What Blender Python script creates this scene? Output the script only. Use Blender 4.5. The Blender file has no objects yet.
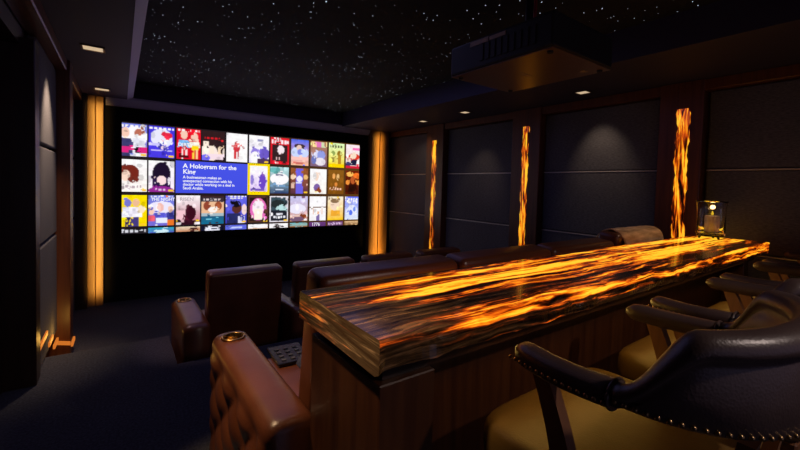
import bpy, bmesh, math, random
import numpy as np
from mathutils import Vector, Matrix, noise

S = bpy.context.scene
COL = S.collection
PI = math.pi
random.seed(7)

# ------------------------------------------------------------------ camera, world, exposure, lights
cam_d = bpy.data.cameras.new('camera'); cam = bpy.data.objects.new('camera', cam_d); COL.objects.link(cam)
S.camera = cam
yw, pt, rl = math.radians(35.80), math.radians(-2.0), math.radians(1.583)
fw = Vector((math.sin(yw)*math.cos(pt), math.cos(yw)*math.cos(pt), math.sin(pt)))
rt = Vector((math.cos(yw), -math.sin(yw), 0)); up = rt.cross(fw)
r2 = math.cos(rl)*rt + math.sin(rl)*up; u2 = -math.sin(rl)*rt + math.cos(rl)*up
cam.matrix_world = Matrix(((r2.x, u2.x, -fw.x, 0), (r2.y, u2.y, -fw.y, 0), (r2.z, u2.z, -fw.z, 1.5), (0, 0, 0, 1)))
cam_d.sensor_width = 36; cam_d.lens = 386.13/800*36
cam_d.shift_x = 1.29/800; cam_d.shift_y = -25.36/800
cam_d.clip_start = 0.02

w = bpy.data.worlds.new('world'); S.world = w; w.use_nodes = True
w.node_tree.nodes['Background'].inputs[0].default_value = (0.31, 0.27, 0.46, 1)
w.node_tree.nodes['Background'].inputs[1].default_value = 0.40
S.view_settings.view_transform = 'Standard'; S.view_settings.look = 'None'
S.view_settings.exposure = 0.0; S.view_settings.gamma = 1.0; S.view_settings.use_curve_mapping = False
S.cycles.use_denoising = True
S.cycles.max_bounces = 6; S.cycles.diffuse_bounces = 3
S.cycles.sample_clamp_indirect = 3.0
S.cycles.use_light_tree = True

def lamp(name, kind, loc, energy, color, target=None, **kw):
    d = bpy.data.lights.new(name, kind); d.energy = energy; d.color = color
    for k, v in kw.items(): setattr(d, k, v)
    o = bpy.data.objects.new(name, d); COL.objects.link(o); o.location = loc
    if target is not None:
        o.rotation_euler = (Vector(target)-Vector(loc)).to_track_quat('-Z', 'Y').to_euler()
    return o
WARM = (1.0, 0.72, 0.48); AMB = (1.0, 0.52, 0.09)
# ceiling downlights; those without a fitting are added to light arm and throw
DOWN = [(-0.197, 4.345, 130, (-0.54, 4.40, 1.5)), (-0.193, 6.246, 3, (-0.45, 6.3, 1.0)), (-0.20, 2.30, 230, (0.46, 1.85, 0.6)),
        (4.274, 2.395, 13, (4.74, 2.38, 1.8)), (4.158, 4.141, 8, (4.74, 4.3, 1.3)), (4.215, 5.195, 10, (4.74, 5.9, 1.8)), (4.27, 0.45, 26, (3.75, 1.45, 1.15))]
for x, y, e, tg in DOWN:
    lamp('downlight_lamp', 'SPOT', (x, y, 2.60), e, (1.0, .66, .36) if abs(y-2.3) < .01 else WARM, tg, spot_size=math.radians(34 if abs(y-2.3) < .01 else 58), spot_blend=0.9, shadow_soft_size=0.03)
# unseen fill spot added behind the camera to brighten the stool backs
lamp('rear_spot', 'SPOT', (2.0, -1.1, 2.6), 55, (1.0, .80, .72), (1.6, 0.2, 1.0), spot_size=math.radians(90), spot_blend=0.9, shadow_soft_size=0.05)
# amber uplights at the feet of the columns beside the screen
for cx, e, g in ((-0.255, 3.2, 3), (4.37, 6.0, 34)):
    lamp('column_strip_lamp', 'AREA', (cx, 6.40, 1.18), e, AMB, (cx, 6.9, 1.18), shape='RECTANGLE', size=0.10, size_y=2.7, spread=math.radians(42))  # upright area light added before each column to even its amber wash
    lamp('column_uplight', 'SPOT', (cx, 6.50, -0.26), g, AMB, (cx, 6.82, 0.25), spot_size=math.radians(60), spot_blend=1.0, shadow_soft_size=0.04)
# blue-violet ambient fill added beneath the star ceiling, with no fitting of its own
lamp('star_ceiling_glow', 'AREA', (1.7, 3.9, 2.86), 10.0, (0.42, 0.40, 1.0), (1.7, 3.901, 0), shape='RECTANGLE', size=3.0, size_y=3.4, specular_factor=0.05)
lamp('downlight_lamp', 'SPOT', (-0.197, 4.345, 2.60), 75, (1.0, .62, .66), (0.52, 4.05, 0.27), spot_size=math.radians(26), spot_blend=0.9, shadow_soft_size=0.03)  # extra lamp added at this fitting to tint the front armrest pink
# the amber step lights spill onto the pillar foot
lamp('step_lamp', 'POINT', (-0.40, 4.62, 0.05), 1.8, AMB, shadow_soft_size=0.05)
# warm LED strip beneath the overhang of the bar top
lamp('rear_spot', 'SPOT', (-0.15, 0.80, 2.6), 105, (1.0, .72, .46), (0.60, 1.02, 1.08), spot_size=math.radians(24), spot_blend=0.9, shadow_soft_size=0.05)  # unseen spot added to brighten the slab and its cut end
lamp('bar_strip_lamp', 'AREA', (2.6, 0.855, 0.985), 2.4, (1.0, .58, .12), (2.6, 0.35, 0.1), shape='RECTANGLE', size=3.3, size_y=0.03, specular_factor=0.2)

# ------------------------------------------------------------------ node helpers and materials
def new_mat(name):
    m = bpy.data.materials.new(name); m.use_nodes = True
    nt = m.node_tree; return m, nt, nt.nodes['Principled BSDF']
def N(nt, t, **kw):
    n = nt.nodes.new(t)
    for k, v in kw.items():
        if k.startswith('i_'): n.inputs[k[2:].replace('_', ' ')].default_value = v
        else: setattr(n, k, v)
    return n
def ramp(nt, fac, stops):
    r = nt.nodes.new('ShaderNodeValToRGB'); e = r.color_ramp.elements
    while len(e) < len(stops): e.new(0.5)
    for el, (p, c) in zip(e, stops): el.position = p; el.color = (*c, 1)
    nt.links.new(fac, r.inputs[0]); return r.outputs[0]
def coords(nt, scale=(1, 1, 1), kind='Object', rot=(0, 0, 0)):
    tc = N(nt, 'ShaderNodeTexCoord'); mp = N(nt, 'ShaderNodeMapping'); mp.inputs['Scale'].default_value = scale; mp.inputs['Rotation'].default_value = rot
    nt.links.new(tc.outputs[kind], mp.inputs[0]); return mp.outputs[0]
def bump(nt, b, h, strength=0.3, dist=0.01):
    bn = N(nt, 'ShaderNodeBump'); bn.inputs['Strength'].default_value = strength; bn.inputs['Distance'].default_value = dist
    nt.links.new(h, bn.inputs['Height']); nt.links.new(bn.outputs[0], b.inputs['Normal'])

def m_plain(name, col, rough=0.5, metal=0.0, emit=None, estr=0.0, coat=0.0):
    m, nt, b = new_mat(name)
    b.inputs['Base Color'].default_value = (*col, 1); b.inputs['Roughness'].default_value = rough; b.inputs['Metallic'].default_value = metal
    b.inputs['Coat Weight'].default_value = coat
    nz = N(nt, 'ShaderNodeTexNoise', i_Scale=60.0); nt.links.new(coords(nt), nz.inputs[0])
    bump(nt, b, nz.outputs[0], 0.04, 0.002)
    if emit: b.inputs['Emission Color'].default_value = (*emit, 1); b.inputs['Emission Strength'].default_value = estr
    return m
def m_wood(name, dark, light, scale=(14, 14, 0.7), rough=0.4):
    m, nt, b = new_mat(name)
    nz = N(nt, 'ShaderNodeTexNoise', i_Scale=1.6, i_Detail=8.0, i_Roughness=0.6, i_Distortion=0.5)
    nt.links.new(coords(nt, scale), nz.inputs[0])
    nt.links.new(ramp(nt, nz.outputs[0], [(0.3, dark), (0.7, light)]), b.inputs['Base Color'])
    b.inputs['Roughness'].default_value = rough
    bump(nt, b, nz.outputs[0], 0.08, 0.004); return m
def m_leather(name, c1, c2, rough=0.42):
    m, nt, b = new_mat(name); co = coords(nt)
    n1 = N(nt, 'ShaderNodeTexNoise', i_Scale=5.0, i_Detail=4.0); nt.links.new(co, n1.inputs[0])
    nt.links.new(ramp(nt, n1.outputs[0], [(0.3, c1), (0.7, c2)]), b.inputs['Base Color'])
    v = N(nt, 'ShaderNodeTexVoronoi', i_Scale=160.0); nt.links.new(co, v.inputs[0])
    n2 = N(nt, 'ShaderNodeTexNoise', i_Scale=14.0, i_Detail=6.0); nt.links.new(co, n2.inputs[0])
    ad = N(nt, 'ShaderNodeMath', operation='ADD'); mu = N(nt, 'ShaderNodeMath', operation='MULTIPLY'); mu.inputs[1].default_value = 0.25
    nt.links.new(v.outputs['Distance'], mu.inputs[0]); nt.links.new(mu.outputs[0], ad.inputs[0]); nt.links.new(n2.outputs[0], ad.inputs[1])
    bump(nt, b, ad.outputs[0], 0.22, 0.006)
    b.inputs['Roughness'].default_value = rough; b.inputs['Specular IOR Level'].default_value = 0.6; return m
def m_fabric(name, c1, c2, scale=(90, 90, 90), rough=0.95, st=0.35):
    m, nt, b = new_mat(name)
    n1 = N(nt, 'ShaderNodeTexNoise', i_Scale=1.0, i_Detail=3.0); nt.links.new(coords(nt, scale), n1.inputs[0])
    n2 = N(nt, 'ShaderNodeTexNoise', i_Scale=1.3, i_Detail=3.0); nt.links.new(coords(nt), n2.inputs[0])
    mx = N(nt, 'ShaderNodeMath', operation='MULTIPLY_ADD'); mx.inputs[1].default_value = 0.35
    nt.links.new(n2.outputs[0], mx.inputs[0]); nt.links.new(n1.outputs[0], mx.inputs[2])
    nt.links.new(ramp(nt, mx.outputs[0], [(0.45, c1), (0.9, c2)]), b.inputs['Base Color'])
    b.inputs['Roughness'].default_value = rough; b.inputs['Specular IOR Level'].default_value = 0.15
    bump(nt, b, n1.outputs[0], st, 0.003); return m
def m_emit(name, col, st):
    m, nt, b = new_mat(name); b.inputs['Base Color'].default_value = (0, 0, 0, 1)
    b.inputs['Emission Color'].default_value = (*col, 1); b.inputs['Emission Strength'].default_value = st; return m
def m_onyx(name, scale, thr, strength, body1, body2, slab=False, dist=1.0, seed=0.0):
    """backlit banded stone: dark veins over translucent amber bands that glow"""
    m, nt, b = new_mat(name)
    tc = N(nt, 'ShaderNodeTexCoord'); mp = N(nt, 'ShaderNodeMapping'); mp.inputs['Scale'].default_value = scale; mp.inputs['Location'].default_value = (seed, seed*1.7, seed*.3)
    src = tc.outputs['Object']
    if slab:                                            # long slow waves bend the bands sideways
        wn = N(nt, 'ShaderNodeTexNoise', i_Scale=2.1, i_Detail=2.0); nt.links.new(src, wn.inputs[0])
        wn2 = N(nt, 'ShaderNodeTexNoise', i_Scale=9.0, i_Detail=2.0); nt.links.new(src, wn2.inputs[0])
        va = N(nt, 'ShaderNodeVectorMath', operation='MULTIPLY_ADD'); va.inputs[1].default_value = (0, .09, .05)
        vb = N(nt, 'ShaderNodeVectorMath', operation='MULTIPLY_ADD'); vb.inputs[1].default_value = (0, .014, .02)
        nt.links.new(wn.outputs['Color'], va.inputs[0]); nt.links.new(src, va.inputs[2])
        nt.links.new(wn2.outputs['Color'], vb.inputs[0]); nt.links.new(va.outputs[0], vb.inputs[2]); src = vb.outputs[0]
    nt.links.new(src, mp.inputs[0]); co = mp.outputs[0]
    n1 = N(nt, 'ShaderNodeTexNoise', i_Scale=1.0, i_Detail=6.0, i_Roughness=0.62, i_Distortion=dist); nt.links.new(co, n1.inputs[0])
    mp2 = N(nt, 'ShaderNodeMapping'); mp2.inputs['Scale'].default_value = tuple(s*2.7 for s in scale); mp2.inputs['Location'].default_value = (3.1+seed, 1.7, 5.2)
    nt.links.new(src, mp2.inputs[0])
    n2 = N(nt, 'ShaderNodeTexNoise', i_Scale=1.0, i_Detail=5.0, i_Roughness=0.6, i_Distortion=dist*1.2); nt.links.new(mp2.outputs[0], n2.inputs[0])
    ad = N(nt, 'ShaderNodeMath', operation='MULTIPLY_ADD'); ad.inputs[1].default_value = 0.55
    nt.links.new(n2.outputs[0], ad.inputs[0]); nt.links.new(n1.outputs[0], ad.inputs[2])     # ~0.5 + 0.275
    val = ad.outputs[0]
    if slab:
        # the light panels sit under the middle of the slab: less glow towards its end and its front edge
        sx = N(nt, 'ShaderNodeSeparateXYZ'); nt.links.new(tc.outputs['Object'], sx.inputs[0])
        def mr(src, a, bb, lo, hi):
            k = N(nt, 'ShaderNodeMapRange', interpolation_type='SMOOTHSTEP'); nt.links.new(src, k.inputs[0])
            for i, v in enumerate((a, bb, lo, hi)): k.inputs[i+1].default_value = v
            return k.outputs[0]
        k1 = mr(sx.outputs[0], 0.06, 0.42, -0.16, 0.0); k2 = mr(sx.outputs[1], 0.04, 0.26, -0.105, 0.03)
        k5 = mr(sx.outputs[1], 0.012, 0.035, 0.09, 0.0); k6 = mr(sx.outputs[2], -0.078, -0.058, -0.16, 0.0); k3 = mr(sx.outputs[1], 0.47, 0.545, 0.0, -0.10); k4 = mr(sx.outputs[0], 1.2, 3.4, 0.0, 0.05)
        for k in (k1, k2, k3, k4, k5, k6):
            a2 = N(nt, 'ShaderNodeMath', operation='ADD'); nt.links.new(val, a2.inputs[0]); nt.links.new(k, a2.inputs[1]); val = a2.outputs[0]
    em = ramp(nt, val, [(thr-0.09, (0, 0, 0)), (thr-0.03, (0.022, 0.0022, 0.0)), (thr+0.005, (0.13, 0.013, 0.0)), (thr+0.045, (0.62, 0.075, 0.002)), (thr+0.085, (0.95, 0.26, 0.004)), (thr+0.125, (1.0, 0.56, 0.025))])
    nt.links.new(em, b.inputs['Emission Color']); b.inputs['Emission Strength'].default_value = strength
    bc = ramp(nt, n2.outputs[0], [(0.38, body1), (0.53, tuple((p+q)*.28 for p, q in zip(body1, body2))), (0.66, body2)])
    nt.links.new(bc, b.inputs['Base Color'])
    b.inputs['Roughness'].default_value = 0.16; b.inputs['Coat Weight'].default_value = 0.3; b.inputs['Coat Roughness'].default_value = 0.04
    return m

M = {}
M['wood'] = m_wood('walnut_panelling', (0.060, 0.016, 0.006), (0.15, 0.045, 0.015))
M['wood_dark'] = m_wood('dark_wood', (0.012, 0.004, 0.002), (0.030, 0.010, 0.005))
M['wood_amber'] = m_wood('column_wood', (0.16, 0.075, 0.028), (0.27, 0.14, 0.05))
M['wood_bar'] = m_wood('bar_wood', (0.036, 0.0095, 0.003), (0.085, 0.028, 0.008))
M['wood_chair'] = m_wood('chair_wood', (0.15, 0.06, 0.025), (0.30, 0.13, 0.055), (9, 9, 2))
M['carpet'] = m_fabric('carpet', (0.030, 0.031, 0.040), (0.075, 0.076, 0.095), (70, 70, 70), 1.0, 0.6)
M['panel'] = m_fabric('wall_fabric', (0.070, 0.068, 0.08), (0.14, 0.137, 0.155), (30, 30, 120))
M['black'] = m_fabric('black_velvet', (0.0025, 0.0025, 0.003), (0.005, 0.005, 0.006))
M['frame'] = m_plain('black_frame', (0.006, 0.006, 0.007), 0.6)
M['ceiling'] = m_plain('navy_ceiling_paint', (0.022, 0.018, 0.056), 0.7)
M['mould'] = m_plain('pale_moulding', (0.34, 0.33, 0.52), 0.5)
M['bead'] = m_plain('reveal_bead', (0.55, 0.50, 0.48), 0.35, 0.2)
M['tray'] = m_plain('star_ceiling_black', (0.004, 0.004, 0.007), 0.9)
M['star'] = m_emit('star_points', (0.72, 0.82, 1.0), 1.25)
M['recliner'] = m_leather('recliner_leather', (0.085, 0.024, 0.010), (0.125, 0.038, 0.016), 0.34)
M['stool'] = m_leather('stool_leather', (0.068, 0.043, 0.040), (0.10, 0.065, 0.058), 0.36)
M['stool_seat'] = m_leather('stool_seat_leather', (0.12, 0.062, 0.012), (0.17, 0.09, 0.018), 0.45)
M['brass'] = m_plain('brass', (0.75, 0.46, 0.14), 0.22, 1.0)
M['old_brass'] = m_plain('antique_brass', (0.42, 0.27, 0.12), 0.3, 1.0)
M['iron'] = m_plain('dark_iron', (0.03, 0.028, 0.028), 0.45, 0.8)
M['proj'] = m_plain('projector_casing', (0.16, 0.11, 0.085), 0.30, 0.5)
M['proj_dark'] = m_plain('projector_grille', (0.01, 0.01, 0.01), 0.6)
M['proj_mark'] = m_plain('projector_marks', (0.30, 0.24, 0.17), 0.5)
M['red'] = m_plain('red_cable', (0.35, 0.02, 0.03), 0.5)
M['lamp_trim'] = m_plain('fitting_trim', (0.16, 0.13, 0.11), 0.4, 0.5)
M['lamp_glow'] = m_emit('fitting_glow', (1.0, 0.74, 0.46), 0.62)
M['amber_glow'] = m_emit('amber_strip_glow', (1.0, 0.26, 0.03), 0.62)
M['strip_glow'] = m_emit('under_bar_glow', (1.0, 0.55, 0.12), 1.2)
M['wax'] = m_plain('cream_wax', (0.85, 0.62, 0.42), 0.5)
M['flame'] = m_emit('flame', (1.0, 0.62, 0.03), 0.75)
M['wick'] = m_plain('wick', (0.02, 0.015, 0.01), 0.9)
M['pad'] = m_plain('console_black', (0.012, 0.012, 0.016), 0.3)
M['button'] = m_plain('console_buttons', (0.07, 0.068, 0.066), 0.4)
M['navy'] = m_fabric('navy_cushion', (0.020, 0.023, 0.05), (0.05, 0.055, 0.10))
M['throw'] = m_fabric('tan_throw', (0.34, 0.20, 0.10), (0.80, 0.53, 0.32), (6, 28, 28))
M['slab'] = m_onyx('backlit_onyx', (0.55, 13.0, 20.0), 0.755, 1.3, (0.012, 0.006, 0.003), (0.40, 0.21, 0.085), True, 0.25, 0.0)
M['slab_end'] = m_onyx('onyx_cut_end', (4, 1.6, 24.0), 0.90, 0.7, (0.12, 0.065, 0.03), (0.62, 0.39, 0.19), False, 0.7, 4.0)
M['strip'] = m_onyx('wall_onyx', (13, 13, 1.2), 0.72, 1.1, (0.02, 0.008, 0.012), (0.20, 0.10, 0.10), False, 0.8, 2.0)
m, nt, b = new_mat('screen_picture')
at = N(nt, 'ShaderNodeAttribute', attribute_name='Picture')
nt.links.new(at.outputs['Color'], b.inputs['Emission Color']); b.inputs['Emission Strength'].default_value = 1.0
b.inputs['Base Color'].default_value = (0.0, 0.0, 0.0, 1); b.inputs['Roughness'].default_value = 0.9; b.inputs['Specular IOR Level'].default_value = 0.0
M['picture'] = m
M['text_white'] = m_emit('screen_text', (0.95, 0.96, 1.0), 1.0)
M['text_dark'] = m_emit('screen_text_dark', (0.42, 0.36, 0.40), 1.0)
m, nt, b = new_mat('clear_glass')
b.inputs['Transmission Weight'].default_value = 1.0; b.inputs['Roughness'].default_value = 0.02; b.inputs['IOR'].default_value = 1.45
b.inputs['Base Color'].default_value = (0.97, 0.97, 0.97, 1)
M['glass'] = m

# ------------------------------------------------------------------ geometry helpers
def link(name, me, mat, parent=None, loc=(0, 0, 0), smooth=False):
    if mat is not None and len(me.materials) == 0: me.materials.append(mat)
    o = bpy.data.objects.new(name, me); COL.objects.link(o); o.location = loc
    if parent is not None: o.parent = parent
    if smooth:
        for p in me.polygons: p.use_smooth = True
    return o
def bm_obj(name, bm, mat, parent=None, loc=(0, 0, 0), smooth=False):
    me = bpy.data.meshes.new(name); bmesh.ops.recalc_face_normals(bm, faces=bm.faces); bm.to_mesh(me); bm.free()
    return link(name, me, mat, parent, loc, smooth)
def add_box(bm, x0, x1, y0, y1, z0, z1, bev=0.0, seg=1, rot=None, piv=None):
    r = bmesh.ops.create_cube(bm, size=1.0); vs = r['verts']
    bmesh.ops.scale(bm, vec=(x1-x0, y1-y0, z1-z0), verts=vs); bmesh.ops.translate(bm, vec=((x0+x1)/2, (y0+y1)/2, (z0+z1)/2), verts=vs)
    if bev > 0:
        es = list({e for v in vs for e in v.link_edges})
        rr = bmesh.ops.bevel(bm, geom=es, offset=bev, segments=seg, profile=0.5, affect='EDGES')
        vs = list({v for f in rr['faces'] for v in f.verts} | {v for v in vs if v.is_valid})
    if rot is not None:
        bmesh.ops.rotate(bm, cent=piv or (0, 0, 0), matrix=rot, verts=vs)
    return vs
def box(name, x0, x1, y0, y1, z0, z1, mat, parent=None, bev=0.0, seg=1, rot=None, piv=None, smooth=False):
    bm = bmesh.new(); add_box(bm, x0, x1, y0, y1, z0, z1, bev, seg, rot, piv)
    return bm_obj(name, bm, mat, parent, smooth=smooth)
def add_loft(bm, secs, caps=True, closed=True):
    rows = [[bm.verts.new(p) for p in s] for s in secs]; n = len(rows[0])
    for a, c in zip(rows, rows[1:]):
        for i in range(n if closed else n-1):
            j = (i+1) % n; bm.faces.new((a[i], a[j], c[j], c[i]))
    if caps and closed: bm.faces.new(rows[0][::-1]); bm.faces.new(rows[-1])
    return rows
def add_tube(bm, pts, rad, n=10, caps=True, flat=None):
    """round sweep along pts; rad number or list; flat=(a,b) makes an oval: a along the sideways axis, b along the other"""
    P = [Vector(p) for p in pts]; secs = []
    for i, p in enumerate(P):
        t = (P[min(i+1, len(P)-1)]-P[max(i-1, 0)]).normalized()
        ref = Vector((0, 0, 1)) if abs(t.z) < 0.9 else Vector((1, 0, 0))
        s = t.cross(ref).normalized(); q = s.cross(t)
        r = rad[i] if isinstance(rad, (list, tuple)) else rad
        a, b_ = flat if flat else (1, 1)
        secs.append([p + s*(r*a*math.cos(2*PI*k/n)) + q*(r*b_*math.sin(2*PI*k/n)) for k in range(n)])
    add_loft(bm, secs, caps)
def add_lathe(bm, prof, c=(0, 0, 0), n=28, closed=False):
    secs = [[Vector((c[0]+r*math.cos(2*PI*k/n), c[1]+r*math.sin(2*PI*k/n), c[2]+z)) for k in range(n)] for r, z in prof]
    if closed: secs.append(secs[0])
    add_loft(bm, secs, caps=not closed)
def empty(name, loc=(0, 0, 0), rz=0.0):
    o = bpy.data.objects.new(name, None); COL.objects.link(o); o.location = loc; o.rotation_euler = (0, 0, rz); o.empty_display_size = 0.1
    return o
def tag(o, label, cat, group=None, kind=None):
    o['label'] = label; o['category'] = cat
    if group: o['group'] = group
    if kind: o['kind'] = kind
    return o
def struct(o): o['kind'] = 'structure'; return o
def copy_tree(o, parent=None):
    c = o.copy(); COL.objects.link(c)
    if parent is not None: c.parent = parent
    for ch in o.children: copy_tree(ch, c)
    return c

# ------------------------------------------------------------------ room shell
YS = 6.92; ZC = 2.63; ZT = 2.90; LOW = -0.30
bm = bmesh.new()
add_box(bm, -1.6, 5.0, -3.2, 3.55, -0.45, 0.0)
add_box(bm, -1.6, 0.38, 3.55, 4.25, -0.45, 0.0)
add_box(bm, -1.6, 0.38, 4.25, 4.62, -0.45, -0.15)
add_box(bm, -1.6, 5.0, 3.5, YS+0.2, -0.45, LOW)
struct(bm_obj('floor', bm, M['carpet']))
struct(box('wall_front', -1.0, 5.0, YS, YS+0.15, LOW-.1, 3.0, M['black']))
bm = bmesh.new()                                    # left wall: plain wall with a recessed doorway near the camera
add_box(bm, -0.75, -0.56, 3.87, YS, LOW-.1, 2.95)
add_box(bm, -0.75, -0.56, -3.2, 2.10, LOW-.1, 2.95)
add_box(bm, -0.75, -0.56, 2.10, 3.87, 2.40, 2.95)
struct(bm_obj('wall_left', bm, M['wood_dark']))
struct(box('wall_right', 4.80, 4.95, -3.2, YS, LOW-.1, 2.95, M['wood_dark']))
bm = bmesh.new()                                    # dropped border of the ceiling
add_box(bm, -0.8, 0.08, -3.2, YS+.1, ZC, 3.05)
add_box(bm, 3.50, 5.0, -3.2, YS+.1, ZC, 3.05)
add_box(bm, 0.08, 3.50, 6.86, YS+.1, ZC, 3.05)
struct(bm_obj('ceiling', bm, M['ceiling']))
struct(box('ceiling_panel', 0.0, 3.6, -3.2, 6.95, ZT, ZT+0.1, M['tray']))
def mould(name, pts):
    bm = bmesh.new(); rows = [[bm.verts.new(p) for p in s] for s in pts]
    for a, c in zip(rows, rows[1:]):
        n = len(a)
        for i in range(n): bm.faces.new((a[i], a[(i+1) % n], c[(i+1) % n], c[i]))
    bm.faces.new(rows[0][::-1]); bm.faces.new(rows[-1])
    return struct(bm_obj(name, bm, M['mould']))
mould('trim_1', [[(0.075, y, ZC-.004), (0.075, y, ZC+.06), (0.145, y, ZC+.06), (0.145, y, ZC+.035)] for y in (-3.2, 6.80)])
mould('trim_2', [[(x, 6.87, ZC-.10), (x, 6.93, ZC-.10), (x, 6.93, ZC+.03), (x, 6.80, ZC+.03), (x, 6.80, ZC+.005)] for x in (-0.17, 4.15)])
# fibre-optic stars
bm = bmesh.new()
for i in range(1150):
    x, y = random.uniform(0.12, 3.48), random.uniform(-0.5, 6.82)
    r = random.choice((0.0015, 0.0019, 0.0019, 0.0024, 0.0034))*(1.0 if random.random() < .96 else 1.7)
    z = ZT-0.004
    vs = [bm.verts.new((x+r*math.cos(k*PI/3), y+r*math.sin(k*PI/3), z)) for k in range(6)]; tip = bm.verts.new((x, y, z-r))
    for k in range(6): bm.faces.new((vs[k], tip, vs[(k+1) % 6]))
    bm.faces.new(vs)
tag(bm_obj('star_lights', bm, M['star']), 'tiny white fibre optic star points scattered over black ceiling', 'star lights', kind='stuff')

# wall framing: pillars, header rails
PIL_R = [(5.08, 5.57), (3.14, 3.63), (1.33, 1.74)]
k = 3
for y0, y1 in PIL_R:
    struct(box('trim_%d' % k, 4.62, 4.82, y0+.03, y1, LOW, ZC, M['wood'], bev=0.006)); k += 1
struct(box('trim_%d' % k, 4.62, 4.82, -0.65, -0.2, 0, ZC, M['wood'], bev=0.006)); k += 1
struct(box('trim_%d' % k, 4.64, 4.80, -3.2, 6.90, 2.525, ZC, M['wood'], bev=0.006)); k += 1   # header rail right
struct(box('trim_%d' % k, -0.558, -0.42, -3.2, 6.90, 2.525, ZC, M['wood'], bev=0.008)); k += 1   # header rail left
struct(box('trim_%d' % k, -0.58, -0.40, 4.96, 5.22, LOW, ZC, M['wood'], bev=0.006)); k += 1    # pillar left
struct(box('trim_%d' % k, -0.72, -0.485, 3.70, 3.875, 0, 2.45, M['wood_dark'], bev=0.006)); k += 1  # door casing
struct(box('trim_%d' % k, -0.60, -0.37, 6.72, 6.90, LOW, ZC, M['wood_dark'], bev=0.004)); k += 1
d = struct(box('door_1', -0.74, -0.66, 2.10, 3.70, 0.0, 2.40, M['wood_dark'], bev=0.004))
for zz0, zz1 in ((0.15, 1.05), (1.20, 2.25)):
    box('door_panel', -0.665, -0.645, 2.30, 3.50, zz0, zz1, M['wood_dark'], d, bev=0.012)
# amber-lit pilaster columns beside the screen, each a pair of boards with a dark seam
for nm, xs in (('column', ((4.165, 4.375), (4.395, 4.61))), ('column', ((-0.372, -0.285), (-0.280, -0.195)))):
    for x0, x1 in xs:
        struct(box('trim_%d' % k, x0, x1, 6.80, 6.93, LOW, ZC, M['wood_amber'], bev=0.005)); k += 1

# fabric acoustic panels
def panel_r(y0, y1, z0, z1, label):
    o = box('acoustic_panel', 4.73, 4.80, y0, y1, z0, z1, M['panel'], bev=0.014, seg=2)
    tag(o, label, 'wall panel', 'fabric panels on the right wall')
ROWS = [(0.0, 0.945, 'bottom'), (0.967, 1.735, 'middle'), (1.757, 2.52, 'top')]
BAY_R = [(5.60, 6.88, 'between the amber column and the first onyx strip'), (3.66, 5.10, 'between the first and second onyx strips'),
         (1.77, 3.16, 'between the second and third onyx strips'), (-0.18, 1.34, 'right of the third onyx strip')]
for y0, y1, where in BAY_R:
    for z0, z1, nm in ROWS:
        if nm == 'bottom' and y0 > 3.7: z0 = LOW
        panel_r(y0, y1, z0, z1, '%s dark grey fabric panel %s' % (nm, where))
for y0, y1, where in ((3.88, 4.95, 'between the dark door and the wooden pillar'), (5.23, 6.71, 'between the wooden pillar and screen wall')):
    for z0, z1, nm in ROWS:
        if nm == 'bottom': z0 = 0.0 if y0 < 5 else LOW
        o = box('acoustic_panel', -0.558, -0.50, y0, y1, z0, z1, M['panel'], bev=0.014, seg=2)
        tag(o, '%s slate fabric panel on the left wall %s' % (nm, where), 'wall panel', 'fabric panels on the left wall')

# pale strips in the panel joints stand for the bright lit panel edges
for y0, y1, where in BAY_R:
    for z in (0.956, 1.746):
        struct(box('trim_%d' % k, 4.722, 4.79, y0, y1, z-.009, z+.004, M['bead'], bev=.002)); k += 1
# backlit onyx strips in the pillars
for i, (yc, z0, z1, nm) in enumerate(((5.345, 0.35, 2.345, 'nearest the screen'), (3.395, 0.40, 2.385, 'in the middle pillar'), (1.522, 0.45, 2.36, 'behind the candle and bar end'))):
    bm = bmesh.new(); secs = []
    for q in range(41):
        z = z0+(z1-z0)*q/40; a = (0.054, 0.050, 0.057)[i]+0.006*math.sin(q*1.3+i)+0.004*math.sin(q*3.1); s = 0.006*math.sin(q*.55+i*2)
        secs.append([(4.625, yc-a+s, z), (4.612, yc-a+.004+s, z), (4.612, yc+a-.004+s, z), (4.625, yc+a+s, z)])
    add_loft(bm, secs)
    o = bm_obj('onyx_light_strip', bm, M['strip'])
    tag(o, 'glowing amber onyx strip set in wooden pillar, ' + nm, 'wall light', 'glowing onyx strips in the right wall pillars')

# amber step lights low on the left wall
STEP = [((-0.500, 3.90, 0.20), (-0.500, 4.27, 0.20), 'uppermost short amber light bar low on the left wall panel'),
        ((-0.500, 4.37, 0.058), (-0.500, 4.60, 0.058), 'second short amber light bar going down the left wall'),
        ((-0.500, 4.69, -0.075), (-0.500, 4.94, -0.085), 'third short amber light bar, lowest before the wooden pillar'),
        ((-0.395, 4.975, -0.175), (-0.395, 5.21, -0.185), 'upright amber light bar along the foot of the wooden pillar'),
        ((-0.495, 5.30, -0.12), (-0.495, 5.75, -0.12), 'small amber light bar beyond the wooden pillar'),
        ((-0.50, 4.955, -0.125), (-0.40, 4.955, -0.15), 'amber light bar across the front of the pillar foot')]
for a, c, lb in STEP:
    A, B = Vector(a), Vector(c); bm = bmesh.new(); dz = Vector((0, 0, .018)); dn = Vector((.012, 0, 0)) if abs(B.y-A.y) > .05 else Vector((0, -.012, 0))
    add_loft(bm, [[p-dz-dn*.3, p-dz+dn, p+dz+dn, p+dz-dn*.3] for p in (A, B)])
    tag(bm_obj('step_light', bm, M['amber_glow']), lb, 'step light', 'amber step lights by the left wall')

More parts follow.
